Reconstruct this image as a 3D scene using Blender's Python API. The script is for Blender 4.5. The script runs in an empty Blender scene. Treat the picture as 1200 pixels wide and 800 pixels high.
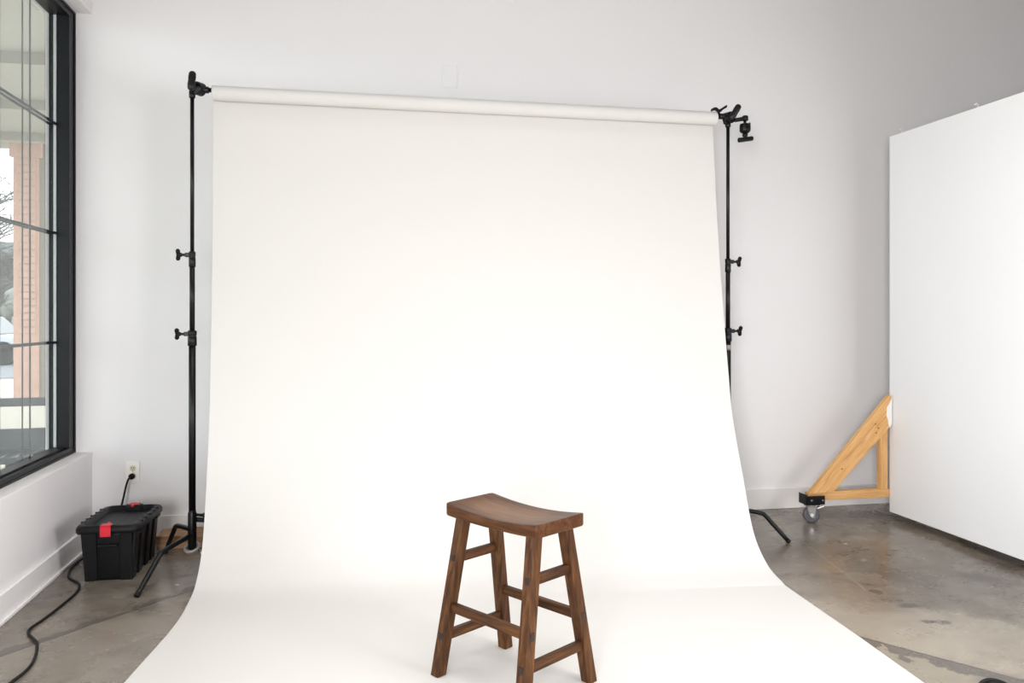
import bpy, bmesh, math, random
from mathutils import Vector, Matrix
random.seed(7)
PI = math.pi
S = bpy.context.scene
C = S.collection

# ------------------------------------------------------------------ materials
def new_mat(name):
    m = bpy.data.materials.new(name); m.use_nodes = True
    nt = m.node_tree
    return m, nt, nt.nodes['Principled BSDF']

def N(nt, typ, **kw):
    n = nt.nodes.new(typ)
    for k, v in kw.items():
        if k in n.inputs: n.inputs[k].default_value = v
        else: setattr(n, k, v)
    return n

def ramp(nt, stops, interp='LINEAR'):
    r = nt.nodes.new('ShaderNodeValToRGB'); cr = r.color_ramp; cr.interpolation = interp
    while len(cr.elements) > 1: cr.elements.remove(cr.elements[-1])
    cr.elements[0].position = stops[0][0]; cr.elements[0].color = (*stops[0][1], 1)
    for p, c in stops[1:]:
        e = cr.elements.new(p); e.color = (*c, 1)
    return r

def plain(name, col, rough=.5, metal=0., bump=0., bscale=200., spec=.5, vary=0.):
    m, nt, b = new_mat(name)
    b.inputs['Base Color'].default_value = (*col, 1)
    b.inputs['Roughness'].default_value = rough
    b.inputs['Metallic'].default_value = metal
    b.inputs['Specular IOR Level'].default_value = spec
    tc = N(nt, 'ShaderNodeTexCoord')
    if vary:
        n = N(nt, 'ShaderNodeTexNoise', Scale=6., Detail=5.)
        nt.links.new(tc.outputs['Object'], n.inputs['Vector'])
        lo = tuple(max(0, c*(1-vary)) for c in col); hi = tuple(min(1, c*(1+vary)) for c in col)
        r = ramp(nt, [(.35, lo), (.65, hi)])
        nt.links.new(n.outputs['Fac'], r.inputs['Fac']); nt.links.new(r.outputs['Color'], b.inputs['Base Color'])
    if bump:
        n = N(nt, 'ShaderNodeTexNoise', Scale=bscale, Detail=3.)
        nt.links.new(tc.outputs['Object'], n.inputs['Vector'])
        bp = N(nt, 'ShaderNodeBump', Strength=bump, Distance=.002)
        nt.links.new(n.outputs['Fac'], bp.inputs['Height']); nt.links.new(bp.outputs['Normal'], b.inputs['Normal'])
    return m

def wood(name, dark, mid, light, rough, stretch=(28, 28, 2.2), coat=0., knots=False, spec=.22):
    m, nt, b = new_mat(name)
    tc = N(nt, 'ShaderNodeTexCoord'); oi = N(nt, 'ShaderNodeObjectInfo')
    mp = N(nt, 'ShaderNodeMapping'); mp.inputs['Scale'].default_value = stretch
    nt.links.new(tc.outputs['Object'], mp.inputs['Vector'])
    off = N(nt, 'ShaderNodeVectorMath', operation='SCALE'); off.inputs[0].default_value = (13, 7, 5)
    nt.links.new(oi.outputs['Random'], off.inputs['Scale']); nt.links.new(off.outputs['Vector'], mp.inputs['Location'])
    n1 = N(nt, 'ShaderNodeTexNoise', Scale=1.6, Detail=7., Roughness=.62, Distortion=1.1)
    nt.links.new(mp.outputs['Vector'], n1.inputs['Vector'])
    r = ramp(nt, [(.28, dark), (.48, mid), (.72, light)])
    nt.links.new(n1.outputs['Fac'], r.inputs['Fac'])
    out = r.outputs['Color']
    if knots:
        v = N(nt, 'ShaderNodeTexVoronoi', Scale=5.5); nt.links.new(tc.outputs['Object'], v.inputs['Vector'])
        kr = ramp(nt, [(.045, (1, 1, 1)), (.085, (0, 0, 0))]); nt.links.new(v.outputs['Distance'], kr.inputs['Fac'])
        mx = N(nt, 'ShaderNodeMix', data_type='RGBA'); nt.links.new(kr.outputs['Color'], mx.inputs[0])
        nt.links.new(out, mx.inputs[6]); mx.inputs[7].default_value = (.12, .045, .015, 1); out = mx.outputs[2]
    nt.links.new(out, b.inputs['Base Color'])
    b.inputs['Roughness'].default_value = rough
    b.inputs['Specular IOR Level'].default_value = spec
    b.inputs['Coat Weight'].default_value = coat; b.inputs['Coat Roughness'].default_value = .25
    bp = N(nt, 'ShaderNodeBump', Strength=.15, Distance=.001)
    nt.links.new(n1.outputs['Fac'], bp.inputs['Height']); nt.links.new(bp.outputs['Normal'], b.inputs['Normal'])
    return m

M = {}
M['wall'] = plain('wall_paint', (.86, .85, .855), .6, bump=.12, bscale=160, spec=.25)
M['knee'] = plain('knee_wall_paint', (.87, .845, .85), .55, bump=.1, bscale=160, spec=.3)
M['trim'] = plain('trim_paint', (.87, .85, .845), .45, bump=.05, bscale=60)
M['ceil'] = plain('ceiling_paint', (.45, .44, .43), .8)
M['paper'] = plain('seamless_paper', (.655, .638, .612), .85, bump=.05, bscale=500, spec=.15)
M['panel'] = plain('panel_paint', (.88, .88, .885), .6, bump=.05, bscale=120, spec=.2)
M['frame'] = plain('black_window_frame', (.009, .010, .012), .4, spec=.22)
M['black'] = plain('black_powder_coat', (.0045, .0045, .005), .34, spec=.28)
M['rubber'] = plain('black_rubber', (.008, .008, .008), .55, spec=.2)
M['tote'] = plain('black_plastic', (.0055, .006, .0075), .42, bump=.2, bscale=400, spec=.22)
M['red'] = plain('red_plastic', (.62, .012, .03), .35)
M['chrome'] = plain('chrome', (.75, .75, .76), .18, 1.)
M['greymetal'] = plain('grey_metal', (.34, .32, .32), .45, .3)
M['greyrub'] = plain('grey_wheel_rubber', (.09, .09, .10), .4)
M['alu'] = plain('pale_aluminium', (.80, .83, .84), .45, .0)
M['plate'] = plain('outlet_plastic', (.93, .91, .86), .35)
M['socket'] = plain('outlet_face', (.70, .66, .48), .4)
M['slot'] = plain('outlet_slot', (.03, .025, .02), .6)
M['stool'] = wood('walnut_stained_wood', (.014, .0045, .0014), (.064, .0235, .0066), (.155, .064, .019), .5)
M['seat'] = wood('worn_seat_wood', (.024, .007, .0022), (.066, .0225, .006), (.125, .047, .013), .40, stretch=(2.4, 26, 26))
def wear(m):
    # pale rubbed area in the middle of the seat's top
    nt = m.node_tree; L = nt.links.new; b = nt.nodes['Principled BSDF']
    src = b.inputs['Base Color'].links[0].from_socket
    tc = N(nt, 'ShaderNodeTexCoord'); mp = N(nt, 'ShaderNodeMapping', vector_type='TEXTURE')
    mp.inputs['Location'].default_value = (0, 0, .585); mp.inputs['Scale'].default_value = (.235, .115, .022)
    L(tc.outputs['Object'], mp.inputs['Vector'])
    ln = N(nt, 'ShaderNodeVectorMath', operation='LENGTH'); L(mp.outputs['Vector'], ln.inputs[0])
    mp2 = N(nt, 'ShaderNodeMapping'); mp2.inputs['Scale'].default_value = (2.5, 22, 10); L(tc.outputs['Object'], mp2.inputs['Vector'])
    n = N(nt, 'ShaderNodeTexNoise', Scale=2.2, Detail=7., Roughness=.65); L(mp2.outputs['Vector'], n.inputs['Vector'])
    a = N(nt, 'ShaderNodeMath', operation='MULTIPLY_ADD'); L(n.outputs['Fac'], a.inputs[0]); a.inputs[1].default_value = 1.3; L(ln.outputs['Value'], a.inputs[2])
    mr = N(nt, 'ShaderNodeMapRange'); L(a.outputs[0], mr.inputs[0]); mr.inputs[1].default_value = 1.62; mr.inputs[2].default_value = .95; mr.inputs[3].default_value = 0; mr.inputs[4].default_value = .8
    mx = N(nt, 'ShaderNodeMix', data_type='RGBA'); L(mr.outputs[0], mx.inputs[0]); L(src, mx.inputs[6]); mx.inputs[7].default_value = (.23, .125, .065, 1)
    L(mx.outputs[2], b.inputs['Base Color'])
wear(M['seat'])
M['tenon'] = plain('dark_tenon_wood', (.014, .005, .003), .5)
M['pine'] = wood('pine_lumber', (.50, .25, .09), (.68, .38, .15), (.80, .50, .23), .6, knots=True)
M['plank'] = wood('raw_plank', (.24, .13, .065), (.36, .21, .12), (.46, .30, .18), .7, stretch=(2, 24, 24))
M['whitepaint'] = plain('white_paint_smear', (.85, .84, .82), .6)
M['extcol'] = plain('peach_cladding', (.52, .33, .26), .8, vary=.08)
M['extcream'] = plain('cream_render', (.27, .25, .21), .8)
M['extdark'] = plain('exterior_dark_grey', (.10, .10, .11), .8)  # even dark grey of the far building's wall
M['pave'] = plain('pale_concrete', (.46, .435, .36), .8, vary=.06)
M['foliage'] = plain('winter_foliage', (.22, .23, .21), .9, vary=.2)
M['asphalt'] = plain('asphalt', (.16, .17, .18), .8, vary=.2)
M['bench'] = plain('bench_metal', (.03, .035, .04), .4)
M['bark'] = plain('bark', (.09, .08, .07), .9)
M['carbody'] = plain('silver_car_paint', (.42, .45, .50), .3, .3)
M['glassdark'] = plain('dark_car_glass', (.03, .035, .04), .1)

def glass():
    m = bpy.data.materials.new('window_glass'); m.use_nodes = True; nt = m.node_tree
    nt.nodes.clear()
    o = N(nt, 'ShaderNodeOutputMaterial'); fr = N(nt, "ShaderNodeFresnel"); ge = N(nt, "ShaderNodeNewGeometry"); mr = N(nt, "ShaderNodeMapRange"); mr.inputs[3].default_value = 1.5; mr.inputs[4].default_value = 1/1.5; nt.links.new(ge.outputs["Backfacing"], mr.inputs[0]); nt.links.new(mr.outputs[0], fr.inputs["IOR"])
    t = N(nt, 'ShaderNodeBsdfTransparent'); t.inputs['Color'].default_value = (.92, .935, .93, 1)
    g = N(nt, 'ShaderNodeBsdfGlossy', Roughness=.0); g.inputs['Color'].default_value = (.95, 1, 1, 1)
    mx = N(nt, 'ShaderNodeMixShader')
    nt.links.new(fr.outputs[0], mx.inputs[0]); nt.links.new(t.outputs[0], mx.inputs[1]); nt.links.new(g.outputs[0], mx.inputs[2])
    nt.links.new(mx.outputs[0], o.inputs[0])
    return m
M['glass'] = glass()

def concrete():
    m, nt, b = new_mat('polished_concrete')
    L = nt.links.new
    tc = N(nt, 'ShaderNodeTexCoord')
    def noise(scale, detail, rough=.55, dist=0., loc=(0, 0, 0), sc=(1, 1, 1)):
        mp = N(nt, 'ShaderNodeMapping'); mp.inputs['Location'].default_value = loc; mp.inputs['Scale'].default_value = sc
        L(tc.outputs['Object'], mp.inputs['Vector'])
        n = N(nt, 'ShaderNodeTexNoise', Scale=scale, Detail=detail, Roughness=rough, Distortion=dist)
        L(mp.outputs['Vector'], n.inputs['Vector']); return n
    def mix(f, a, bb, mode='MIX'):
        x = N(nt, 'ShaderNodeMix', data_type='RGBA', blend_type=mode)
        if isinstance(f, float): x.inputs[0].default_value = f
        else: L(f, x.inputs[0])
        for s, i in ((a, 6), (bb, 7)):
            if isinstance(s, tuple): x.inputs[i].default_value = (*s, 1)
            else: L(s, x.inputs[i])
        return x.outputs[2]
    n1 = noise(1.5, 8, .6, .5, (3, 1, 0))
    r1 = ramp(nt, [(.30, (.105, .086, .068)), (.50, (.17, .145, .118)), (.70, (.26, .23, .19))])
    L(n1.outputs['Fac'], r1.inputs['Fac'])
    n2 = noise(8., 6, .6, .4, sc=(1, 1.6, 1)); r2 = ramp(nt, [(.3, (.80, .80, .80)), (.7, (1.18, 1.17, 1.15))])
    L(n2.outputs['Fac'], r2.inputs['Fac'])
    c = mix(1., r1.outputs['Color'], r2.outputs['Color'], 'MULTIPLY')
    # soft dark worn patches
    n3 = noise(2.7, 9, .68, 1.2, (9, 4, 2)); r3 = ramp(nt, [(.55, (0, 0, 0)), (.63, (1, 1, 1))]); L(n3.outputs['Fac'], r3.inputs['Fac'])
    s3 = N(nt, 'ShaderNodeMath', operation='MULTIPLY'); L(r3.outputs['Color'], s3.inputs[0]); s3.inputs[1].default_value = .68
    c = mix(s3.outputs[0], c, (.075, .058, .045))
    # fine pale flecks
    n4 = noise(34., 5, .7); r4 = ramp(nt, [(.66, (0, 0, 0)), (.74, (1, 1, 1))]); L(n4.outputs['Fac'], r4.inputs['Fac'])
    s4 = N(nt, 'ShaderNodeMath', operation='MULTIPLY'); L(r4.outputs['Color'], s4.inputs[0]); s4.inputs[1].default_value = .35
    c = mix(s4.outputs[0], c, (.42, .38, .33))
    sx = N(nt, 'ShaderNodeSeparateXYZ'); L(tc.outputs['Object'], sx.inputs[0])
    def math_(op, a, bb=None, clamp=False):
        x = N(nt, 'ShaderNodeMath', operation=op); x.use_clamp = clamp
        for s, i in ((a, 0), (bb, 1)):
            if s is None: continue
            if isinstance(s, (int, float)): x.inputs[i].default_value = s
            else: L(s, x.inputs[i])
        return x.outputs[0]
    wob = noise(5., 5, .6)
    wv = math_('MULTIPLY', math_('SUBTRACT', wob.outputs['Fac'], .5), .10)
    def crack(p0, p1, w0, w1, side, col, amt, wobble=1.):
        """line from p0 to p1 on the floor; w1 > 0 = blotchy band of that width on one side"""
        nonlocal c
        d = Vector((p1[0]-p0[0], p1[1]-p0[1])); ln = d.length; d.normalize(); nrm = Vector((-d.y, d.x))*side
        dist = math_('ADD', math_('ADD', math_('MULTIPLY', sx.outputs[0], nrm.x), math_('MULTIPLY', sx.outputs[1], nrm.y)), -(p0[0]*nrm.x+p0[1]*nrm.y))
        dist = math_('ADD', dist, math_('MULTIPLY', wv, wobble))
        al = math_('ADD', math_('ADD', math_('MULTIPLY', sx.outputs[0], d.x), math_('MULTIPLY', sx.outputs[1], d.y)), -(p0[0]*d.x+p0[1]*d.y))
        inside = math_('MULTIPLY', math_('GREATER_THAN', al, 0.), math_('LESS_THAN', al, ln))
        line = math_('LESS_THAN', math_('ABSOLUTE', dist), w0)
        f = math_('MULTIPLY', math_('MULTIPLY', line, inside), amt)
        c = mix(f, c, col)
        if w1:
            e = noise(7., 7, .65, .6, (p0[0], p0[1], 1))
            lim = math_('MULTIPLY', math_('SUBTRACT', e.outputs['Fac'], .36), w1*4)
            band = math_('MULTIPLY', math_('GREATER_THAN', dist, 0.), math_('LESS_THAN', dist, lim))
            f2 = math_('MULTIPLY', math_('MULTIPLY', band, inside), .80)
            c = mix(f2, c, (.088, .074, .066))
    def tone_patch(x, y, rx, ry, ang, col, amt):  # noisy-edged oval patch in a given concrete tone
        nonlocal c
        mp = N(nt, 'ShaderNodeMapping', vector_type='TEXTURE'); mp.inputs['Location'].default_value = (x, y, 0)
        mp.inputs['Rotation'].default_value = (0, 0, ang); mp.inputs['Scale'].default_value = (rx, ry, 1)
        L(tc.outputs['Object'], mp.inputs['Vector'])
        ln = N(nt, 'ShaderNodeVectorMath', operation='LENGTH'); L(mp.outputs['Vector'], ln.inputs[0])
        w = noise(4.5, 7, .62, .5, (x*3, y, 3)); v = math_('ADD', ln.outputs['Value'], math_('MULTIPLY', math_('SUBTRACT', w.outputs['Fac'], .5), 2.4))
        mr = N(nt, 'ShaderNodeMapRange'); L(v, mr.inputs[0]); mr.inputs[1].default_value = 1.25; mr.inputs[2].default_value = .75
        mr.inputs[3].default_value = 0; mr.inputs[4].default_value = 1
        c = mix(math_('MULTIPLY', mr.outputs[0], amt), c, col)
    tone_patch(2.35, 2.75, .75, .26, -.75, (.36, .31, .245), .55); tone_patch(1.85, 2.45, .28, .5, -.6, (.34, .30, .225), .6)
    tone_patch(-1.0, 3.35, .35, .30, .7, (.27, .235, .19), .5); tone_patch(-.75, 3.6, .25, .14, .8, (.25, .215, .175), .5)
    tone_patch(2.28, 3.85, .16, .42, 0, (.115, .083, .058), .4); tone_patch(2.15, 3.3, .12, .35, .2, (.20, .16, .12), .5)
    crack((-1.42, 3.16), (-.55, 4.14), .004, .07, 1, (.05, .035, .025), .9, .35)
    crack((1.90, 2.925), (2.75, 1.75), .005, .13, -1, (.05, .04, .035), .9, .2)
    crack((2.47, 4.10), (2.32, 3.32), .004, 0, 1, (.38, .33, .28), .5, .15)
    def blob(x, y, rx, ry, ang, col, amt):
        nonlocal c
        mp = N(nt, 'ShaderNodeMapping', vector_type='TEXTURE'); mp.inputs['Location'].default_value = (x, y, 0)
        mp.inputs['Rotation'].default_value = (0, 0, ang); mp.inputs['Scale'].default_value = (rx, ry, 1)
        L(tc.outputs['Object'], mp.inputs['Vector'])
        ln = N(nt, 'ShaderNodeVectorMath', operation='LENGTH'); L(mp.outputs['Vector'], ln.inputs[0])
        w = noise(22., 6, .7, .6, (x, y, 3)); v = math_('ADD', ln.outputs['Value'], math_('MULTIPLY', math_('SUBTRACT', w.outputs['Fac'], .5), 3.4))
        mr = N(nt, 'ShaderNodeMapRange'); L(v, mr.inputs[0]); mr.inputs[1].default_value = 1.1; mr.inputs[2].default_value = .8
        mr.inputs[3].default_value = 0; mr.inputs[4].default_value = 1
        c = mix(math_('MULTIPLY', mr.outputs[0], amt), c, col)
    dk = (.062, .050, .044)
    blob(2.352, 3.294, .030, .030, .0, dk, .8); blob(2.415, 3.246, .045, .014, -.1, dk, .7)
    blob(2.387, 3.11, .045, .028, -.1, dk, .8); blob(2.345, 2.930, .035, .018, -.1, dk, .8); blob(2.40, 2.905, .028, .020, .2, dk, .8)
    blob(2.33, 3.55, .04, .02, -.1, dk, .5); blob(2.25, 3.95, .03, .025, 0, dk, .45); blob(2.22, 3.72, .04, .02, 0, (.30, .23, .16), .4)
    blob(2.68, 4.02, .008, .010, 0, (.7, .66, .6), .8); blob(2.60, 3.74, .02, .012, 0, (.5, .45, .4), .6); blob(-.83, 3.76+.25, .012, .010, 0, (.6, .56, .5), .8)
    L(c, b.inputs['Base Color'])
    nr = noise(3.2, 7, .6); rr = ramp(nt, [(.3, (.16, .16, .16)), (.7, (.38, .38, .38))]); L(nr.outputs['Fac'], rr.inputs['Fac'])
    L(rr.outputs['Color'], b.inputs['Roughness'])
    b.inputs['Specular IOR Level'].default_value = .55
    bp = N(nt, 'ShaderNodeBump', Strength=.08, Distance=.003); L(n2.outputs['Fac'], bp.inputs['Height']); L(bp.outputs['Normal'], b.inputs['Normal'])
    return m
M['floor'] = concrete()

# ------------------------------------------------------------------ mesh helpers
def smooth_path(pts, n=8):
    P = [Vector(p) for p in pts]; P = [2*P[0]-P[1]] + P + [2*P[-1]-P[-2]]; out = []
    for i in range(1, len(P)-2):
        a, b, c, d = P[i-1:i+3]
        for k in range(n):
            t = k/n
            out.append(.5*((2*b)+(c-a)*t+(2*a-5*b+4*c-d)*t*t+(3*b-a-3*c+d)*t**3))
    out.append(P[-2]); return out

class MB:
    def __init__(s): s.bm = bmesh.new(); s.mi = 0
    def face(s, vs, sm=False):
        try:
            f = s.bm.faces.new(vs); f.material_index = s.mi; f.smooth = sm
        except ValueError: pass
    def box(s, lo, hi, mat=None, taper=None):
        x0, y0, z0 = lo; x1, y1, z1 = hi
        cs = [(x0,y0,z0),(x1,y0,z0),(x1,y1,z0),(x0,y1,z0),(x0,y0,z1),(x1,y0,z1),(x1,y1,z1),(x0,y1,z1)]
        v = [s.bm.verts.new((mat @ Vector(c)) if mat else c) for c in cs]
        for f in ((3,2,1,0),(4,5,6,7),(0,1,5,4),(1,2,6,5),(2,3,7,6),(3,0,4,7)): s.face([v[i] for i in f])
        return s
    def cbox(s, c, size, rot=None):
        m = Matrix.Translation(c) @ (rot.to_4x4() if rot else Matrix.Identity(4))
        h = [x/2 for x in size]; return s.box((-h[0],-h[1],-h[2]), h, m)
    def rings(s, rings, cap=True, sm=True, closed=False):
        R = [[s.bm.verts.new(p) for p in r] for r in rings]; n = len(R[0])
        pairs = list(zip(R, R[1:])) + ([(R[-1], R[0])] if closed else [])
        for a, b in pairs:
            for i in range(n): s.face([a[i], a[(i+1)%n], b[(i+1)%n], b[i]], sm)
        if cap and not closed:
            s.face(list(reversed(R[0]))); s.face(R[-1])
        return s
    def tube(s, pts, r, seg=14, cap=True, closed=False, flat=1.):
        P = [Vector(p) for p in pts]; rs = r if isinstance(r, (list, tuple)) else [r]*len(P)
        up = None; out = []
        for i, p in enumerate(P):
            if closed: t = P[(i+1)%len(P)]-P[i-1]
            else: t = P[min(i+1, len(P)-1)]-P[max(i-1, 0)]
            t.normalize()
            if up is None: up = Vector((0,0,1)) if abs(t.z) < .9 else Vector((1,0,0))
            u = (up-t*up.dot(t)).normalized(); up = u; w = t.cross(u)
            out.append([p+(u*math.cos(a)*flat+w*math.sin(a))*rs[i] for a in (2*PI*k/seg for k in range(seg))])
        return s.rings(out, cap, True, closed)
    def cyl(s, a, b, r0, r1=None, seg=20): return s.tube([a, b], [r0, r0 if r1 is None else r1], seg)
    def lathe(s, prof, base=(0,0,0), axis=(0,0,1), seg=28, cap=True):
        """prof = list of (distance along axis, radius)"""
        base = Vector(base); ax = Vector(axis).normalized(); u = ax.orthogonal().normalized(); w = ax.cross(u)
        return s.rings([[base+ax*h+(u*math.cos(2*PI*k/seg)+w*math.sin(2*PI*k/seg))*r for k in range(seg)] for h, r in prof], cap)
    def torus(s, c, axis, R, r, seg=32):
        c = Vector(c); ax = Vector(axis).normalized(); u = ax.orthogonal().normalized(); w = ax.cross(u)
        return s.tube([c+(u*math.cos(2*PI*k/seg)+w*math.sin(2*PI*k/seg))*R for k in range(seg)], r, 12, closed=True)
    def prism(s, poly, d, mat):
        """poly in local XY, thickness d along local Z (centred), placed by mat"""
        a = [s.bm.verts.new(mat @ Vector((x, y, -d/2))) for x, y in poly]; b = [s.bm.verts.new(mat @ Vector((x, y, d/2))) for x, y in poly]
        n = len(poly); s.face(list(reversed(a))); s.face(b)
        for i in range(n): s.face([a[i], a[(i+1)%n], b[(i+1)%n], b[i]])
        return s
    def build(s, name, mat, parent=None, bevel=0, seg=2, loc=None, rot=None):
        bmesh.ops.recalc_face_normals(s.bm, faces=s.bm.faces)
        me = bpy.data.meshes.new(name); s.bm.to_mesh(me); s.bm.free()
        for m in (mat if isinstance(mat, (list, tuple)) else [mat]): me.materials.append(m)
        o = bpy.data.objects.new(name, me); C.objects.link(o)
        if parent: o.parent = parent
        if loc is not None: o.location = loc
        if rot is not None: o.rotation_euler = rot
        if bevel:
            b = o.modifiers.new('bevel', 'BEVEL'); b.width = bevel; b.segments = seg; b.limit_method = 'ANGLE'; b.angle_limit = math.radians(40)
            b.harden_normals = False
        return o

def thing(name, label, cat, loc=(0,0,0), rz=0, group=None):
    o = bpy.data.objects.new(name, None); C.objects.link(o); o.empty_display_size = .1
    o.location = loc; o.rotation_euler = (0, 0, rz); o['label'] = label; o['category'] = cat
    if group: o['group'] = group
    return o
def tag(o, label, cat, group=None):
    o['label'] = label; o['category'] = cat
    if group: o['group'] = group
    return o
def structure(o): o['kind'] = 'structure'; return o
def member(name, p0, p1, w, t, side, mat, parent, bevel=.002):
    """lumber from p0 to p1: local Z along it, w across (towards `side`), t thick"""
    p0, p1 = Vector(p0), Vector(p1); z = (p1-p0).normalized(); x = Vector(side); x = (x-z*x.dot(z)).normalized(); y = z.cross(x)
    L = (p1-p0).length; o = MB().box((-w/2, -t/2, 0), (w/2, t/2, L)).build(name, mat, parent, bevel)
    m = Matrix((x, y, z)).transposed().to_4x4(); m.translation = p0; o.matrix_local = m
    return o

# ------------------------------------------------------------------ the room
XL, XW, YB, XR, YF, ZC = -1.45, -1.54, 4.85, 6.6, -3.6, 4.3     # knee wall, window plane, back wall, right wall, rear wall, ceiling
structure(MB().box((-1.85, YF-.2, -.1), (XR+.2, YB+.2, 0)).build('floor', M['floor']))
structure(MB().box((-1.69, YB, 0), (XR+.2, YB+.2, ZC)).build('wall_back', M['wall']))
structure(MB().box((XR, YF, 0), (XR+.2, YB, ZC)).build('wall_right', M['wall']))
structure(MB().box((-1.85, YF-.2, 0), (XR+.2, YF, ZC)).build('wall_rear', M['wall']))
structure(MB().box((-1.85, YF-.2, ZC), (XR+.2, YB+.2, ZC+.2)).build('ceiling', M['ceil']))
ZS, ZH = .508, 2.96       # sill and head
WY0 = .05                 # near end of the visible window
wl = MB()
wl.box((-1.72, YF, 0), (XL, YB, ZS))
wl.box((-1.72, YF, ZH), (XL, YB, ZC))
wl.box((-1.72, YF, ZS), (XL, YF+.4, ZH)).box((-1.72, WY0-.35, ZS), (XL, WY0, ZH))
structure(wl.build('wall_left', M['knee'], None, .004))
structure(MB().box((XL, YF, 0), (XL+.016, YB, .118)).box((XL+.016, YF, 0), (XL+.028, YB, .016)).build('baseboard_left', M['trim'], None, .003))
structure(MB().box((XL+.028, YB-.016, 0), (XR, YB, .135)).build('baseboard_back', M['trim'], None, .003))
structure(MB().box((XR-.016, YF, 0), (XR, YB-.016, .13)).build('baseboard_right', M['trim'], None, .003))

def window(name, y0, y1, zs, zh, ymunt):
    w = bpy.data.objects.new(name, None); C.objects.link(w); w['kind'] = 'structure'; w.location = (XW, y0, zs)
    L, H = y1-y0, zh-zs
    f = MB()
    def bar(a0, a1, b0, b1, x0, x1): f.box((x0, a0, b0), (x1, a1, b1))
    # outer ring (a little proud) and stepped inner ring
    for x0, x1, k in ((-.103, 0., .0), (-.085, -.02, 1.)):
        e = .037 if k == 0 else .05
        if k:
            bar(.09-.0, L-.075-.015, .037, .046, x0, x1); bar(.09, L-.09, H-.046, H-.037, x0, x1)
            continue
        bar(0, L, 0, .037, x0, x1); bar(0, L, H-.045, H, x0, x1)
        bar(0, .09, .037, H-.045, x0, x1); bar(L-.09, L, .037, H-.045, x0, x1)
    # thin raised bead on the room side of the jamb
    bar(L-.018, L, 0, H, 0, .006); bar(0, L, 0, .012, 0, .006); bar(0, L, H-.014, H, 0, .006)
    f.build('window_frame', M['frame'], w, .0025)
    s = MB().box((-.078, L-.094, .04), (-.064, L-.0899, H-.047)).build('glazing_spacer', M['alu'], w)
    MB().box((-.063, .09, .037), (-.057, L-.09, H-.045)).build('glass_pane', M['glass'], w)
    for k in range(1, 4):
        z = .022+k*.5955
        MB().box((-.072, .09, z-.007), (-.0635, L-.09, z+.007)).box((-.1015, .09, z-.007), (-.098, L-.09, z+.007)).build('muntin', M['frame'], w, .001)
    for y in ymunt:
        MB().box((-.0675, y-y0-.007, .037), (-.0635, y-y0+.007, H-.045)).box((-.1015, y-y0-.007, .037), (-.099, y-y0+.007, H-.045)).build('muntin', M['frame'], w)
    return w
window('window_1', WY0, YB, ZS, ZH, [4.403-.353*k for k in range(12)])
window('window_2', YF+.4, WY0-.35, ZS, ZH, [WY0-.79-.353*k for k in range(7)])

# ------------------------------------------------------------------ exterior
structure(MB().box((-45, -15, -.22), (-1.86, 60, -.12)).build('pavement', M['pave']))
structure(MB().box((-45, 19.5, -.12), (-6.6, 27, -.10)).build('street', M['asphalt']))
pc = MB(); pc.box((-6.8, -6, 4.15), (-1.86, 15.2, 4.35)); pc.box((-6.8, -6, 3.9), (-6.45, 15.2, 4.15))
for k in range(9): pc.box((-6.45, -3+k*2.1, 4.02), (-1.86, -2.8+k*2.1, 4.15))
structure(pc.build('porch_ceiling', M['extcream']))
t = thing('porch_column', 'peach clad porch column with horizontal siding grooves outside the window', 'column', (-5.29, 14.5, -.12))
MB().box((-.19, -.15, 0), (.19, .15, 4.27)).build('column_core', M['extcol'], t)
cb = MB()
for k in range(26): cb.box((-.11, -.172, 1.1+k*.115), (.15, -.15, 1.195+k*.115))
cb.box((-.24, -.2, 3.98), (.24, .2, 4.24)); cb.build('louvred_cladding', M['extcol'], t, .008)
MB().box((.19, -.12, 0), (.45, .12, 4.27)).build('corner_post', M['extcream'], t)
# bench with slatted back
t = thing('garden_bench', 'dark metal bench with slatted back outside the window', 'bench', (-2.55, 6.3, -.12), math.radians(4))
b = MB(); b.box((-.9, 0, .74), (.62, .035, .80)); b.box((-.9, 0, .44), (.62, .03, .58)); b.build('backrest', M['bench'], t, .004)
b = MB()
for k in range(17): b.box((-.88+k*.088, .005, .24), (-.835+k*.088, .025, .45))
b.build('backrest_slats', M['bench'], t)
b = MB(); b.box((-.9, -.44, .40), (.62, -.40, .44)); b.box((-.9, -.03, .40), (.62, 0, .44))
for k in range(17): b.box((-.88+k*.088, -.41, .415), (-.835+k*.088, -.02, .432))
b.build('seat', M['bench'], t)
for x in (-.9, .58):
    MB().box((x, -.42, 0), (x+.04, -.38, .40)).build('leg', M['bench'], t); MB().box((x, 0, 0), (x+.04, .035, .9)).build('leg', M['bench'], t)
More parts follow.
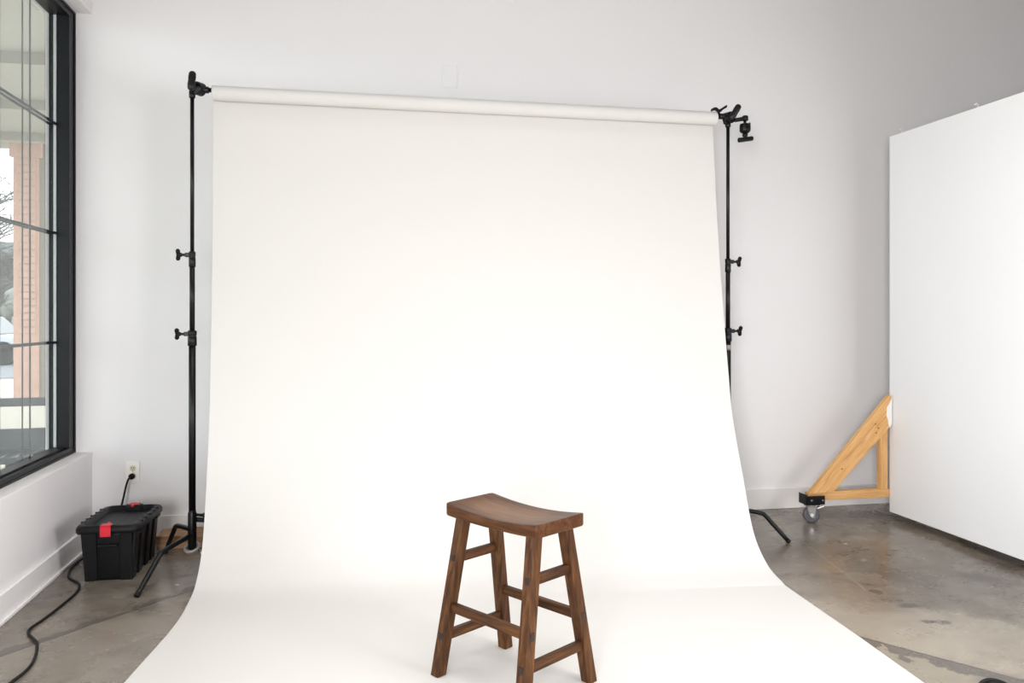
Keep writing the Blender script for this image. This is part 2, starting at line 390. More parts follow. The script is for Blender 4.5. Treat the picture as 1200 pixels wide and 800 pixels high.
# far roofline, tree and car
t = thing('far_building', 'grey roofed building across the street outside the window', 'building', (-15.5, 44, -.12))
MB().box((-12, 0, 0), (8, 6, 4.2)).build('wall', M['extdark'], t); MB().box((-12.5, -1, 4.2), (8.5, 6.5, 5.0)).build('roof', M['asphalt'], t)
def tree(loc, h, r, label, seed):
    rnd = random.Random(seed); t = thing('bare_tree', label, 'tree', loc)
    tr = MB(); tr.tube(smooth_path([(0,0,0),(.1,0,h*.25),(0,.1,h*.5),(.15,0,h*.75)], 4), [.16-.007*k for k in range(13)], 8)
    for k in range(150):
        z = h*rnd.uniform(.2, .8); a = rnd.uniform(0, 2*PI); l = r*rnd.uniform(.4, 1.)
        p = Vector((0, 0, z)); q = p+Vector((math.cos(a)*l*.5, math.sin(a)*l*.5, l*.35)); e = q+Vector((math.cos(a+rnd.uniform(-.6,.6))*l*.5, math.sin(a)*l*.5, l*rnd.uniform(.1,.5)))
        tr.tube([p, q, e], [.035, .018, .006], 5)
        for j in range(7):
            s0 = q.lerp(e, rnd.random()); tr.tube([s0, s0+Vector((rnd.uniform(-.7,.7), rnd.uniform(-.7,.7), rnd.uniform(0,.6)))], [.012, .004], 4)
    tr.build('branches', M['bark'], t)
tree((-11.6, 27, -.12), 5.5, 2.3, 'bare winter tree outside the window, nearest the column', 1)
tree((-14.2, 32, -.12), 5.0, 2.3, 'bare winter tree outside the window, farther from the column', 2)
hg = MB(); rnd = random.Random(3)
for k in range(60):
    c0 = Vector((rnd.uniform(-22, -9), rnd.uniform(38, 40), rnd.uniform(.3, 2.1))); r0 = rnd.uniform(.4, .9)
    hg.lathe([(-r0, .02), (-r0*.7, r0*.7), (0, r0), (r0*.7, r0*.7), (r0, .02)], c0, (rnd.random(), rnd.random(), 1), 9)
hg = hg.build('hedge', M['foliage']); tag(hg, 'grey green hedge across the street outside the window', 'hedge')
t = thing('parked_car', 'pale silver car parked across the street outside the window', 'car', (-10.9, 25.3, -.10))
MB().prism([(-2.1,.35),(-2.1,.75),(-1.3,.85),(1.3,.85),(2.1,.7),(2.15,.35)], 1.7, Matrix.Rotation(PI/2, 4, 'X')).build('body', M['carbody'], t, .06)
MB().prism([(-1.25,.85),(-.7,1.35),(.7,1.35),(1.2,.85)], 1.5, Matrix.Rotation(PI/2, 4, 'X')).build('cabin', M['glassdark'], t, .05)
for x in (-1.3, 1.3):
    for y in (-.75, .75): MB().cyl((x, y-.1, .33), (x, y+.1, .33), .33).build('wheel', M['rubber'], t)

# ------------------------------------------------------------------ backdrop paper, crossbar
RY, RZ = 4.23, 2.388
LP = [(-.711,4.268,2.388),(-.711,4.264,1.9),(-.712,4.25,1.46),(-.714,4.21,.93),(-.715,4.18,.72),(-.716,4.11,.42),(-.718,4.02,.17),(-.721,3.90,.052),(-.724,3.76,.010),(-.730,3.46,.003),(-.785,2.97,.003),(-.84,2.4,.003),(-.93,1.3,.003)]
RP = [(2.0,4.266,2.388),(2.0,4.215,1.9),(2.0,4.154,1.46),(2.0,4.06,.93),(2.0,4.015,.72),(1.995,3.885,.42),(1.99,3.766,.17),(1.985,3.62,.050),(1.982,3.47,.010),(1.978,3.38,.003),(1.954,2.878,.003),(1.92,2.3,.003),(1.88,1.2,.003)]
bd = thing('paper_backdrop', 'white seamless paper roll hanging from the crossbar and sweeping over the floor', 'backdrop', (.65, RY, 0))
bo = Vector((.65, RY, 0))
Lp, Rp = smooth_path(LP, 8), smooth_path(RP, 8)
wrap_l = [Vector((-.711, RY+.0385*math.cos(a), RZ+.0385*math.sin(a))) for a in (PI*.5, PI*.4, PI*.3, PI*.2, PI*.1)]
wrap_r = [Vector((2.0, p.y, p.z)) for p in wrap_l]
Lp, Rp = wrap_l+Lp, wrap_r+Rp
sm = MB(); NU = 40; rows = []
for a, b_ in zip(Lp, Rp):
    row = []
    for i in range(NU+1):
        t_ = i/NU; p = a.lerp(b_, t_)
        w = math.sin(PI*t_); hang = max(0, min(1, (2.3-p.z)/1.))*max(0, min(1, p.z/.4))
        p = p + Vector((0, .006*w*hang*math.sin(5*t_+1.2*p.z), 0))
        row.append(sm.bm.verts.new(p-bo))
    rows.append(row)
for r0, r1 in zip(rows, rows[1:]):
    for i in range(NU): sm.face([r0[i], r0[i+1], r1[i+1], r1[i]], True)
sheet = sm.build('paper_sheet', M['paper'], bd)
so = sheet.modifiers.new('thickness', 'SOLIDIFY'); so.thickness = .0006; so.offset = 0; so.use_rim = False
pr = MB()
for r_in, r_out in ((.031, .0375),):
    k = 40
    prof = [(-1.354, r_in), (-1.354, r_out-.0006), (-1.3534, r_out), (-1.350, r_out), (1.348, r_out), (1.3514, r_out), (1.352, r_out-.0006), (1.352, r_in)]
    R = [[Vector((h, RY-bo.y+math.cos(2*PI*i/k)*r, RZ+math.sin(2*PI*i/k)*r)) for i in range(k)] for h, r in prof]
    pr.rings(R, cap=False, closed=True)
roll = pr.build('paper_roll', M['paper'], bd)
core = MB(); k = 32
R = [[Vector((h, math.cos(2*PI*i/k)*r, RZ+math.sin(2*PI*i/k)*r)) for i in range(k)] for h, r in ((-1.357,.0275),(-1.357,.0308),(1.356,.0308),(1.356,.0275))]
core.rings(R, cap=False, closed=True); core.build('cardboard_core', plain('core_card', (.72, .68, .60), .8), bd)
BZ = RZ+.0145
cbx = MB().cyl((-.7225, RY, BZ), (2.0175, RY, BZ), .0115, seg=20)
tag(cbx.build('crossbar', M['black']), 'black metal crossbar through the paper roll between the two stands', 'crossbar')

# ------------------------------------------------------------------ stands
def wing_knob(root, p, out, up, size=1., thick=.011):
    """T-handle locking knob: shaft along `out`, paddle across"""
    out = Vector(out).normalized(); up = Vector(up); up = (up-out*up.dot(out)).normalized(); side = out.cross(up); p = Vector(p)
    k = MB(); k.cyl(p, p+out*.022*size, .0065*size); 
    k.lathe([(0, .008*size), (.004*size, .011*size), (.012*size, .011*size), (.016*size, .007*size)], p+out*.018*size, out, 16)
    s = size
    if thick < .02:
        m = Matrix((up, out, side)).transposed().to_4x4(); m.translation = p+out*.036*s
        k.prism([(-.030*s,-.004*s),(-.022*s,-.010*s),(0,-.009*s),(.022*s,-.010*s),(.030*s,-.004*s),(.031*s,.006*s),(.022*s,.012*s),(0,.008*s),(-.022*s,.012*s),(-.031*s,.006*s)], thick*s, m)
    else:
        c0 = p+out*.036*s
        k.rings([[c0+up*h*s+(side*math.cos(2*PI*i/18)*w+out*math.sin(2*PI*i/18)*w*.7)*s for i in range(18)] for h, w in ((-.033,.004),(-.031,.008),(-.026,.0115),(-.012,.0125),(0,.0115),(.012,.0125),(.026,.0115),(.031,.008),(.033,.004))])
    return k.build('locking_knob', M['black'], root, .002 if thick < .02 else 0)

def stand(name, label, loc, top, legs, knob_dir, z1, z2, tilt=(0, 0)):
    r = thing(name, label, 'stand', loc, 0)
    r.rotation_euler = (tilt[0], tilt[1], 0)
    MB().cyl((0,0,z1), (0,0,top), .0098).build('top_riser', M['black'], r)
    MB().cyl((0,0,z2), (0,0,z1+.01), .0128).build('middle_riser', M['black'], r)
    MB().cyl((0,0,.28), (0,0,z2+.01), .0168).build('bottom_riser', M['black'], r)
    for z, ri, ro in ((z1, .0165, .0125), (z2, .0215, .0165)):
        MB().lathe([(-.048, ri-.002), (-.046, ri), (-.004, ri), (-.002, ri*.93), (.006, ri*.93), (.008, ri), (.026, ri), (.030, ro)], (0,0,z), (0,0,1)).build('riser_collar', M['black'], r)
        kd = Vector(knob_dir)
        MB().cbox(kd*(ri+.006)+Vector((0,0,z+.012)), (.022, .016, .022)).build('collar_lug', M['black'], r, .003)
        wing_knob(r, kd*(ri+.012)+Vector((0,0,z+.012)), kd, (0, -.5, 1), 1.)
    MB().lathe([(.105, .017), (.108, .0205), (.285, .0205), (.292, .0175), (.30, .0175)], (0,0,0)).build('base_column', M['black'], r)
    for a, z, reach in legs:
        d = Vector((math.cos(a), math.sin(a), 0)); zt = z
        q = lambda f, zz: d*(reach*f)+Vector((0, 0, zz))
        path = smooth_path([q(.05, zt), q(.30, zt-.008), q(.55, zt-.020), q(.625, zt-.036), q(.69, (zt-.04)*.86), q(.75, (zt-.04)*.70)], 4)
        foot = q(.985, .012); path = path+[path[-1].lerp(foot, .33), path[-1].lerp(foot, .67), foot]
        leg = MB().tube(path, .0122, 16).build('leg', M['black'], r)
        e = path[-1]; dd = (path[-1]-path[-2]).normalized()
        MB().cyl(e-dd*.006, e+dd*.0105, .0128).build('foot_cap', M['rubber'], leg)
    return r

def rad(d): return math.radians(d)
lsx, lsy = -.803, 4.230
a_front = math.atan2(3.864-lsy, -.971-lsx)
ls = stand('light_stand', 'black metal stand left of the paper, beside the plastic tote', (lsx, lsy, 0), 2.385,
           [(a_front, .175, .403), (rad(121), .200, .385), (rad(-8), .252, .40)], (-1, -.15, 0), 1.562, 1.168)
MB().torus((0,-.004,.114), (-.15, -.45, 1), .033, .008).build('floor_ring', M['greymetal'], ls).__setitem__('label', 'grey ring round the foot of the column')
bt = MB(); bt.cyl((.055, -.02, .058), (.09, -.045, .085), .006, seg=12); bt.cyl((.030, -.002, .105), (.06,-.022, .062), .005, seg=10); bt.build('release_pin', M['chrome'], ls)
kb = MB(); kb.cyl((.018, 0, .275), (.05, 0, .272), .0075); kb.lathe([(0, .006), (.008, .012), (.02, .012), (.026, .005)], (.045, 0, .272), (1, 0, 0), 14); kb.build('column_knob', M['black'], ls)
rsx, rsy = 2.078, 4.230
a_r = math.atan2(4.094-rsy, 2.376-rsx)
rs = stand('light_stand', 'black metal stand right of the paper, holding the ball head mount', (rsx, rsy, 0), 2.375,
           [(a_r, .178, .33), (rad(88), .215, .38), (rad(186), .252, .40)], (1, -.15, 0), 1.566, 1.172, (0, 0))
lb = MB().lathe([(0, .0174), (.03, .0174)], (0, 0, 1.075), (0,0,1)); lb.build('spec_sticker', M['greymetal'], rs)

# grip heads on top of both stands
def grip_head(root, z, axis, knob_tilt, disc_at, knob_at, ksize):
    """round friction discs beside the riser, T-handle at knob_at; axis = direction in which the discs face"""
    ax = Vector(axis).normalized()
    MB().lathe([(-.055, .0125), (-.05, .0155), (-.02, .0155), (-.018, .013), (.012, .013)], (0,0,z), (0,0,1)).build('head_socket', M['black'], root)
    g = MB(); c0 = Vector(disc_at)+Vector((0,0,z))
    g.lathe([(-.020, .028), (-.018, .033), (-.008, .033), (-.007, .027), (-.005, .027), (-.004, .033), (.006, .033), (.008, .027), (.010, .027), (.011, .033), (.021, .033), (.023, .026)], c0, ax, 26)
    k0 = Vector(knob_at)+Vector((0,0,z)); g.cyl(c0, k0, .010)
    g.build('friction_discs', M['black'], root)
    kd = (Vector((0, -1, 0)) if (k0-c0).length < .01 else (k0-c0)*1.)
    kd = Vector((-(root.location.x), -root.location.y, 0)).normalized()
    wing_knob(root, k0, kd, knob_tilt, ksize, .021)
grip_head(ls, BZ+.010, (.55, .83, 0), (.10, 0, 1), (.030, .0, -.006), (.002, -.022, .012), 1.45)
s_ = MB().lathe([(-.03, .016), (-.03, .019), (.015, .019), (.018, .0165), (.048, .0165), (.05, .0135)], (.03, 0, BZ), (1, 0, 0), 18); s_.build('bar_socket', M['black'], ls)
grip_head(rs, BZ-.006, (-.35, .90, 0), (.62, .2, .80), (.006, 0, .0), (.030, -.026, .014), 1.45)
s_ = MB().lathe([(-.048, .0135), (-.046, .0165), (-.02, .0165), (-.018, .018), (.02, .018), (.03, .014)], (-.012, 0, BZ), (1, 0, 0), 18); s_.build('bar_socket', M['black'], rs)
g = MB(); g.cyl((.0, -.01, BZ-.01), (-.028, -.03, BZ-.040), .0075); g.lathe([(0,.006),(.006,.011),(.02,.011),(.024,.006)], (-.022, -.026, BZ-.032), (-.6,-.3,-.65), 14); g.build('tightening_screw', M['black'], rs)
# spring clip biting the end of the roll
cp = thing('spring_clamp', 'small black spring clamp gripping the right end of the paper roll', 'clamp', (2.008, RY-.02, RZ+.038))
def blade(pts, w, name, th=.006):
    b = MB(); P = smooth_path(pts, 4); b.rings([[p+Vector((0, s*w/2, u*th)) for s, u in ((-1,-1),(1,-1),(1,1),(-1,1))] for p in P], sm=False); return b.build(name, M['black'], cp, .0015)
blade([(-.040,0,.004),(-.020,0,.012),(-.004,0,.006),(.004,0,-.006),(.009,0,-.016)], .020, 'upper_jaw', .0075)
blade([(-.004,0,.0),(.014,0,.006),(.032,0,.018),(.052,0,.030)], .016, 'handle', .0075)
blade([(.004,0,-.014),(.007,0,-.020),(.008,0,-.028),(.009,0,-.038)], .020, 'lower_jaw')
MB().cyl((.010,-.014,.002), (.010,.014,.002), .008).build('spring', M['black'], cp)

# ball head mount on a short arm
bx = rsx
mt = thing('ball_head_mount', 'black ball head mount hanging upside down from the right stand', 'mount', (rsx+.052, RY-.012, BZ))
a = MB(); a.tube(smooth_path([(-.014, .004, -.020), (.012, 0, -.015), (.045, 0, -.008)], 4), .012, 14); a.build('arm', M['black'], mt)
MB().lathe([(0,.012),(.003,.017),(.026,.017),(.030,.012)], (.048, -.0, -.022), (0,0,1), 20).build('elbow', M['black'], mt)
MB().cyl((.046, 0, -.022), (.047, 0, -.042), .008).build('stud', M['black'], mt)
MB().lathe([(0,.022),(.003,.0315),(.020,.0325),(.042,.0325),(.048,.026),(.056,.016)], (.047, 0, -.038), (0,0,-1), 8).build('ball_housing', M['black'], mt, .003)
MB().lathe([(0,.006),(.004,.0135),(.010,.0165),(.018,.0150),(.026,.0085),(.038,.0085)], (.047, 0, -.090), (0,0,-1), 18).build('ball', M['black'], mt)
MB().cyl((.005, -.004, -.1345), (.095, .004, -.1185), .0135, seg=22).build('mounting_plate', M['black'], mt, .003)
wing_knob(mt, (.047, -.032, -.062), (0, -1, 0), (0, 0, 1), .6)

# ------------------------------------------------------------------ stool
SU = math.radians(-55.5)
st = thing('wooden_stool', 'dark brown wooden stool with a curved saddle seat standing on the white paper', 'stool', (.540, 2.745, .0035), SU)
HU, HV = .228, .121
sb = MB(); nu, nv = 28, 12
def outline(u, v, r=.020):
    # squash the grid's corners round
    cu, cv = HU-r, HV-r
    if abs(u) > cu and abs(v) > cv:
        du, dv = abs(u)-cu, abs(v)-cv; m = max(du, dv); l = math.hypot(du, dv)
        if l > 0: du, dv = du/l*m, dv/l*m
        return math.copysign(cu+du, u), math.copysign(cv+dv, v)
    return u, v
ZE = .597
def ztop(u, v): return ZE-.018*(1-(u/HU)**2)-.003*(1-(v/HV)**2)*(1-(u/HU)**2)
def zbot(u, v): return ZE-.044-.007*(1-(u/HU)**2)
us = [-HU+2*HU*i/nu for i in range(nu+1)]; vs = [-HV+2*HV*j/nv for j in range(nv+1)]
top = [[sb.bm.verts.new((*outline(u, v), ztop(u, v))) for v in vs] for u in us]
bot = [[sb.bm.verts.new((*outline(u, v), zbot(u, v))) for v in vs] for u in us]
for i in range(nu):
    for j in range(nv):
        sb.face([top[i][j], top[i+1][j], top[i+1][j+1], top[i][j+1]], True); sb.face([bot[i][j], bot[i][j+1], bot[i+1][j+1], bot[i+1][j]], True)
for i in range(nu):
    for j in (0, nv): sb.face([top[i][j], top[i+1][j], bot[i+1][j], bot[i][j]], True)
for j in range(nv):
    for i in (0, nu): sb.face([top[i][j], top[i][j+1], bot[i][j+1], bot[i][j]], True)
seat = sb.build('seat', M['seat'], st, .005, 3)
TU, TV, FU, FV, ZT = .172, .076, .205, .168, .552
def lp(su, sv, z):
    k = 1-z/ZT; return Vector((su*(TU+(FU-TU)*k), sv*(TV+(FV-TV)*k), z))
for su in (-1, 1):
    for sv in (-1, 1):
        d = lp(su, sv, ZT)-lp(su, sv, 0); y = Vector((0, 1, 0)); 
        # sheared square section so that the foot sits flat on the floor
        lg = MB(); h = .0205
        lo, hi = lp(su, sv, 0), lp(su, sv, ZT+.004); o0 = lo
        lg.rings([[p-o0+Vector((a*h, b*h, 0)) for a, b in ((-1,-1),(1,-1),(1,1),(-1,1))] for p in (lo, hi)], sm=False)
        lg.build('leg', M['stool'], st, .004, 3, loc=o0)
def stretcher(p0, p1, side):
    p0, p1 = Vector(p0), Vector(p1); z = (p1-p0).normalized(); L = (p1-p0).length
    x = Vector(side); y = z.cross(x); e = .0220
    b = MB(); b.box((-.016, -.010, -.0), (.016, .010, L)); b.mi = 1
    b.box((-.014, -.009, -e), (.014, .009, 0)); b.box((-.014, -.009, L), (.014, .009, L+e))
    o = b.build('stretcher', [M['stool'], M['tenon']], st, .0015)
    m = Matrix((x, y, z)).transposed().to_4x4(); m.translation = p0; o.matrix_local = m
for su in (-1, 1):
    for z in (.405, .135): stretcher(lp(su, -1, z), lp(su, 1, z), (0, 0, 1))
for sv in (-1, 1): stretcher(lp(-1, sv, .238), lp(1, sv, .238), (0, 0, 1))

# ------------------------------------------------------------------ tote
tb = thing('storage_tote', 'black plastic storage tote with a red latch in the corner by the window', 'storage box', (-1.158, 4.325, 0), math.radians(-2))
W, D, H = .119, .200, .245     # half width and depth at the rim, rim height
def rr(hx, hy, r, z, n=5):
    out = []
    for cx, cy, a0 in ((hx-r, hy-r, 0), (-hx+r, hy-r, PI/2), (-hx+r, -hy+r, PI), (hx-r, -hy+r, 3*PI/2)):
        for i in range(n): a = a0+PI/2*i/(n-1); out.append(Vector((cx+r*math.cos(a), cy+r*math.sin(a), z)))
    return out
t0 = MB(); t0.rings([rr(W-.024, D-.022, .028, 0), rr(W-.021, D-.019, .03, .012), rr(W-.006, D-.006, .03, H-.03), rr(W-.004, D-.004, .03, H)])
body = t0.build('body', M['tote'], tb)
# raised corner pillars and panels moulded in the walls
rb = MB()
for sx_ in (-1, 1):
    for (y0, y1) in ((-D+.01, -D+.075), (-.085, -.035), (.035, .085), (D-.075, D-.01)):
        rb.rings([[Vector((sx_*(W-.026), y0, 0)), Vector((sx_*(W-.026), y1, 0)), Vector((sx_*(W-.012), y1, 0)), Vector((sx_*(W-.012), y0, 0))],
                  [Vector((sx_*(W-.010), y0, H-.01)), Vector((sx_*(W-.010), y1, H-.01)), Vector((sx_*(W+.008), y1, H-.01)), Vector((sx_*(W+.008), y0, H-.01))]], sm=False)
for sy in (-1, 1):
    for (x0, x1, o) in ((-W+.010, -W+.068, .012), (W-.068, W-.010, .012)):
        rb.rings([[Vector((x0+.012*(x0<0), sy*(D-.024), 0)), Vector((x1, sy*(D-.024), 0)), Vector((x1, sy*(D-.024+o), 0)), Vector((x0+.012*(x0<0), sy*(D-.024+o), 0))],
                  [Vector((x0, sy*(D-.008), H-.01)), Vector((x1, sy*(D-.008), H-.01)), Vector((x1, sy*(D-.008+o), H-.01)), Vector((x0, sy*(D-.008+o), H-.01))]], sm=False)
    rb.box((-.045, min(sy*(D-.012), sy*(D+.010)), .165), (.045, max(sy*(D-.012), sy*(D+.010)), .178))
rb.build('ribs', M['tote'], tb, .004)
ld = MB(); RX, RD = W+.027, D+.030
prof = [(RX-.004, RD-.004, .235), (RX, RD, .238), (RX, RD, .256), (RX-.006, RD-.006, .268), (RX-.022, RD-.022, .272), (RX-.030, RD-.032, .270), (RX-.036, RD-.044, .242), (RX-.044, RD-.054, .240)]
ld.rings([rr(a, b_, .045 if i < 5 else .035, z, 6) for i, (a, b_, z) in enumerate(prof)])
lid = ld.build('lid', M['tote'], tb)
rbs = MB()
for x in (-.045, 0, .045): rbs.box((x-.014, -D+.035, .239), (x+.014, D-.035, .2455))
for sy in (-1, 1): rbs.box((-.042, min(sy*(D-.012), sy*(D+.022)), .2405), (.042, max(sy*(D-.012), sy*(D+.022)), .2745))
for sx_ in (-1, 1):
    for y in (-.13, -.065, 0, .065, .13): rbs.box((min(sx_*(W-.002), sx_*(W+.0255)), y-.004, .266), (max(sx_*(W-.002), sx_*(W+.0255)), y+.004, .2735))
    for y in (-.15, .13): rbs.box((min(sx_*(W+.012), sx_*(W+.026)), y-.03, .222), (max(sx_*(W+.012), sx_*(W+.026)), y+.03, .240))
rbs.build('lid_ribs', M['tote'], lid, .002)
for sy in (-1, 1):
    la = MB(); yo = sy*(D+.031)
    m_ = [(0, .006), (.0, .002)]
    la.box((-.024, min(yo, yo+sy*.008), .222), (.024, max(yo, yo+sy*.008), .270)); la.box((-.024, min(yo+sy*.008, yo-sy*.032), .270), (.024, max(yo+sy*.008, yo-sy*.032), .2775))
    la.box((-.007, min(yo-sy*.032, yo-sy*.060), .268), (.007, max(yo-sy*.032, yo-sy*.060), .2775))
    la.build('latch', M['red'], tb, .003)['label'] = 'red latch'

# ------------------------------------------------------------------ outlet, cable
ox, oz = -1.237, .388
t = thing('wall_outlet', 'cream duplex outlet on the back wall above the black tote', 'outlet', (ox, YB, oz))
MB().box((-.036, -.006, -.060), (.036, 0, .060)).build('cover_plate', M['plate'], t, .002)
for z in (.021, -.021):
    s_ = MB(); s_.lathe([(0, .0165), (.003, .0165)], (0, -.006, z), (0, -1, 0), 20); s_ = s_.build('socket', M['socket'], t)
    q = MB(); q.box((-.0075, -.0100, z), (-.0045, -.0088, z+.009)); q.box((.0045, -.0100, z), (.0075, -.0088, z+.008)); q.cyl((0, -.0100, z-.007), (0, -.0088, z-.007), .0025, seg=10); q.build('slot', M['slot'], s_)
MB().cyl((0, -.0075, 0), (0, -.006, 0), .003, seg=10).build('screw', M['greymetal'], t)
pc = thing('power_cable', 'black power cable plugged into the outlet and trailing past the tote over the floor', 'cable', (ox, YB-.01, 0))
po = Vector((ox, YB-.01, 0))
MB().lathe([(0,.013),(.004,.0165),(.018,.0165),(.026,.012),(.030,.008)], (0, -.001, oz-.021), (-.12, -1, -.05), 16).build('plug', M['rubber'], pc, .002)
path = [(ox-.003, YB-.040, oz-.022), (ox-.012, YB-.058, oz-.035), (ox-.022, YB-.070, oz-.080), (ox-.030, YB-.085, oz-.135), (ox-.050, YB-.11, .17), (-1.335, 4.70, .09), (-1.385, 4.62, .0065), (-1.402, 4.5, .0065), (-1.40, 4.35, .0065), (-1.36, 4.20, .0065), (-1.285, 4.10, .0065), (-1.254, 3.976, .0065), (-1.262, 3.793, .0065), (-1.278, 3.637, .0065), (-1.292, 3.555, .0065),
        (-1.278, 3.49, .0065), (-1.211, 3.386, .0065), (-1.169, 3.256, .0065), (-1.153, 3.146, .0065), (-1.165, 3.047, .0065), (-1.21, 2.80, .0065), (-1.2, 2.4, .0065)]
MB().tube([p-po for p in smooth_path(path, 6)], .0055, 10).build('cord', M['rubber'], pc)

# blank plate and hook high on the back wall
t = thing('blank_wall_plate', 'white blank cover plate high on the back wall above the roll', 'wall plate', (.561, YB, 2.725))
MB().box((-.046, -.008, -.068), (.046, 0, .068)).build('cover', M['wall'], t, .003)
for z in (-.045, .045): MB().cyl((0, -.0095, z), (0, -.008, z), .0035, seg=10).build('screw', M['trim'], t)
t = thing('wall_hook', 'tiny white hook on the back wall at the top edge of the view', 'hook', (.952, YB, 3.235))
MB().box((-.012, -.006, -.02), (.012, 0, .05)).build('hook_plate', M['trim'], t, .002)
MB().tube(smooth_path([(0,-.006,.01),(0,-.02,.0),(0,-.024,-.018),(0,-.036,-.022),(0,-.042,-.006)], 4), .0035, 8).build('hook_arm', M['greymetal'], t)

# plank by the wall behind the stand
pk = MB().box((-.62, -.0825, 0), (.62, .0825, .073)).build('wooden_plank', M['plank'], None, .003); pk.location = (-.445, 4.712, 0)
tag(pk, 'raw wooden plank lying on the floor along the back wall behind the left stand', 'plank')

# ------------------------------------------------------------------ rolling wall panel
PX, PY0, PY1, PZ0, PZ1 = 3.282, .80, 4.464, .045, 2.392  # unseen near end lengthened to shade the upper right of the back wall
rp = thing('rolling_wall_panel', 'tall white movable wall panel on casters at the right', 'partition', (PX, 3.24, 0))
def L_(x, y, z): return Vector((x-PX, y-3.24, z))
MB().box(L_(PX, PY0, PZ0), L_(PX+.012, PY1, PZ1)).build('face_board', M['panel'], rp, .0015)
MB().box(L_(PX+.101, PY0, PZ0), L_(PX+.113, PY1, PZ1)).build('face_board', M['panel'], rp, .0015)
for k in range(7):
    y = PY0+.045+(PY1-PY0-.09)*k/6
    member('stud', L_(PX+.0565, y, PZ0+.04), L_(PX+.0565, y, PZ1-.04), .088, .038, (1,0,0), M['pine'], rp)
for z in (PZ0+.02, PZ1-.02): member('wall_plate', L_(PX+.0565, PY0+.01, z), L_(PX+.0565, PY1-.004, z), .088, .038, (1,0,0), M['pine'], rp)
yb = 4.487     # brace plane, fixed to the far end of the panel
member('rail', L_(2.725, yb, .160), L_(PX+.60, yb, .160), .052, .038, (0,0,1), M['pine'], rp)
member('post', L_(3.247, yb, .186), L_(3.247, yb, .612), .052, .038, (1,0,0), M['pine'], rp)
# raking brace, ends cut to lie on the rail and against the post
br = MB(); yy = yb-3.24
A, Bp = (2.715, .187), (2.872, .187)
poly = [(2.712, .187), (2.868, .187), (3.272, .590), (3.272, .772), (3.262, .778)]
fr_, bk = [], []
br.prism([(x-PX, z) for x, z in poly], .036, Matrix.Translation((0, yy-.0375, 0)) @ Matrix.Rotation(PI/2, 4, 'X'))
bo_ = br.build('brace', M['pine'], rp, .002)
# re-express so the grain follows the rake
ang = math.atan2(.772-.187, 3.272-2.712)
rotm = Matrix.Rotation(PI/2-ang, 4, 'Y'); bo_.data.transform((Matrix.Translation((-(2.8-PX), -yy, -.2)) )); bo_.data.transform(rotm.inverted()); bo_.matrix_local = Matrix.Translation((2.8-PX, yy, .2)) @ rotm
ps = MB(); rnd = random.Random(5)
pol = [(3.240,.70),(3.262,.735),(3.274,.76),(3.274,.60),(3.262,.575),(3.250,.592),(3.247,.625),(3.236,.650)]
ps.prism([(x-PX, z) for x, z in pol], .002, Matrix.Translation((0, yy-.0565, 0)) @ Matrix.Rotation(PI/2, 4, 'X')); ps.build('paint_smear', M['whitepaint'], rp)['label'] = 'white paint smear on the brace'
sc_ = MB()
for x, z in ((3.165,.545),(3.18,.575),(3.16,.60),(2.93,.33)): sc_.cyl(L_(x, yb-.0575, z), L_(x, yb-.053, z), .004, seg=8)
sc_.build('screws', M['black'], rp)
# caster under the rail
def caster(x, y, zt, rz, r=.040):
    c = bpy.data.objects.new('caster', None); C.objects.link(c); c.parent = rp; c.location = L_(x, y, 0); c.rotation_euler = (0, 0, rz)
    MB().cbox((0,0,zt-.003), (.095, .065, .006)).build('mount_plate', M['black'], c, .002)
    MB().lathe([(0,.026),(.014,.026),(.016,.02)], (0,0,zt-.006), (0,0,-1)).build('swivel', M['greymetal'], c)
    f = MB()
    for s in (-1, 1): f.prism([(-.028, zt-.018), (.026, zt-.018), (.016, r-.014), (.002, r-.018), (-.012, r-.008)], .003, Matrix.Translation((0, s*.021, 0)) @ Matrix.Rotation(PI/2, 4, 'X'))
    f.build('fork', M['greymetal'], c)
    MB().lathe([(-.015,r*.82),(-.012,r),(.012,r),(.015,r*.82)], (0,0,r), (0,1,0), 32).build('wheel', M['greyrub'], c)
    MB().lathe([(-.026,.010),(-.024,.012),(-.015,.018),(.015,.018),(.024,.012),(.026,.010)], (0,0,r), (0,1,0), 20).build('hub', M['chrome'], c)
    return c
c1 = caster(2.748, yb-.012, .118, math.radians(-16), .049)
k = MB(); k.cbox((.050, -.01, .100), (.045, .03, .010), Matrix.Rotation(-.35, 3, 'Y')); k.build('brake_pedal', M['chrome'], c1, .002)
for y in (PY0+.2, PY1-.3): pass
c2 = caster(PX+.55, yb-.005, .134, .3, .044)
k = MB(); k.box(L_(2.690, yb-.062, .118), L_(2.812, yb-.056, .172)); k.box(L_(2.690, yb-.062, .118), L_(2.696, yb+.03, .180)); k.build('corner_bracket', M['black'], rp, .002)
bl = MB()
for x, z in ((2.795, .145), (2.72, .148)): bl.cyl(L_(x, yb-.067, z), L_(x, yb-.062, z), .006, seg=10)
bl.build('bolt_head', M['chrome'], rp)
for y in (1.0, 2.2, 3.3):
    member('skid', L_(PX-.0+.02, y, .0225), L_(PX+.70, y, .0225), .045, .09, (0,0,1), M['pine'], rp)
for y in (4.36, 3.75, 3.05):
    MB().tube(smooth_path([(.01, y-3.24, PZ1-.004), (.01, y-3.24, PZ1+.018), (.012, y-3.225, PZ1+.026), (.014, y-3.21, PZ1+.022)], 4), .0028, 8).build('hook', M['trim'], rp)

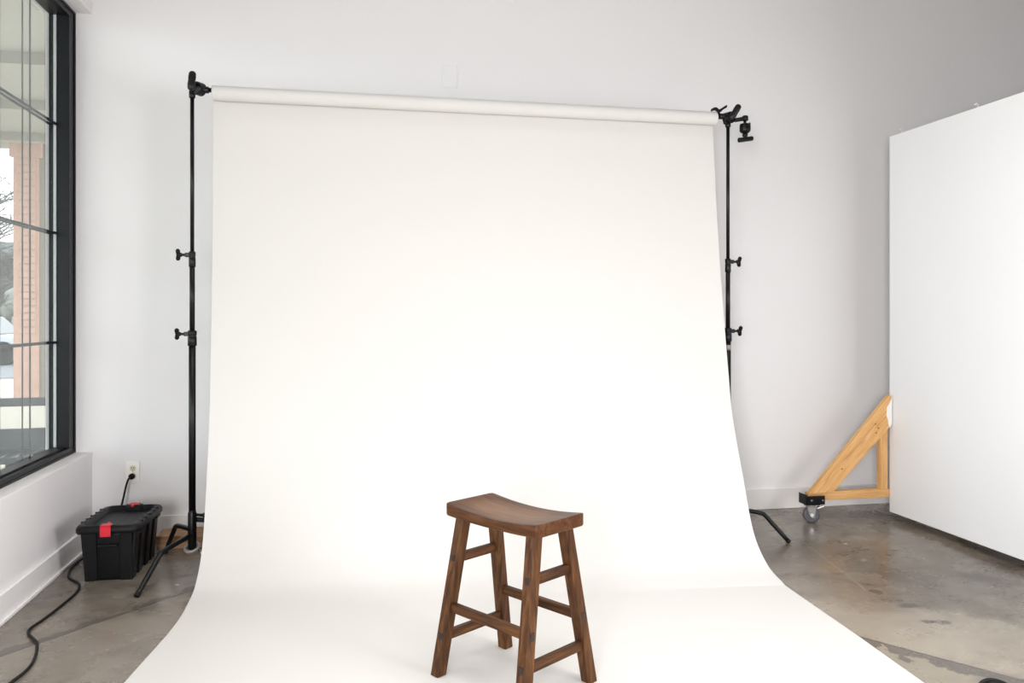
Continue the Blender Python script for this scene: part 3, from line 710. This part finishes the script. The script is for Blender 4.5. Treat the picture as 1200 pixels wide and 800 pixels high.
# coil of cable at the lower right
cx, cy = 2.100, 2.300
pts = []
for k in range(90):
    a = 2*PI*k/30; r = .055+.003*math.sin(k*.7); pts.append((r*math.cos(a), r*math.sin(a), .008+.007*(k//30)+.006*(1+math.sin(a*1.0))))
o = MB().tube(pts, .0065, 8).build('coiled_cable', M['rubber']); o.location = (cx, cy, 0)
tag(o, 'coiled black cable on the concrete floor at the bottom right corner', 'cable')

# ------------------------------------------------------------------ light
W_ = bpy.data.worlds.new('overcast'); S.world = W_; W_.use_nodes = True; nt = W_.node_tree
bg = nt.nodes['Background']; bg.inputs['Color'].default_value = (.93, .97, 1, 1); bg.inputs['Strength'].default_value = 5.2
def area(name, loc, target, sx_, sy_, power, col=(1,1,1), spread=180):
    l = bpy.data.lights.new(name, 'AREA'); l.shape = 'RECTANGLE'; l.size = sx_; l.size_y = sy_; l.energy = power; l.color = col
    l.spread = math.radians(spread)
    o = bpy.data.objects.new(name, l); C.objects.link(o); o.location = loc
    o.rotation_euler = (Vector(target)-Vector(loc)).to_track_quat('-Z', 'Y').to_euler(); return o
area('left_softbox', (-1.1, -1.7, 1.35), (3.5, 3.4, .6), 1.2, 1.4, 142, (1, .985, .99), 135)
area('right_softbox', (3.0, -.1, 1.30), (-2.2, 3.7, .35), 1.1, 1.4, 70, (1, .985, .99), 130)
area('overhead_fill', (.8, 1.5, 4.2), (.8, 1.5, 0), 3.8, 3.2, 84, (1, .985, .985), 100)  # added unseen overhead fill that lifts the floor paper and walls

# ------------------------------------------------------------------ camera
cam = bpy.data.cameras.new('camera'); co = bpy.data.objects.new('camera', cam); C.objects.link(co)
co.location = (0, 0, 1.27); co.rotation_euler = (PI/2, 0, math.radians(-11.05))
cam.sensor_width = 36; cam.lens = 937/1200*36; cam.shift_y = -.025; cam.clip_start = .05
S.camera = co
S.cycles.use_denoising = True
S.view_settings.view_transform = 'Standard'; S.view_settings.look = 'None'; S.view_settings.gamma = 1; S.view_settings.use_curve_mapping = False
S.view_settings.exposure = -0.27
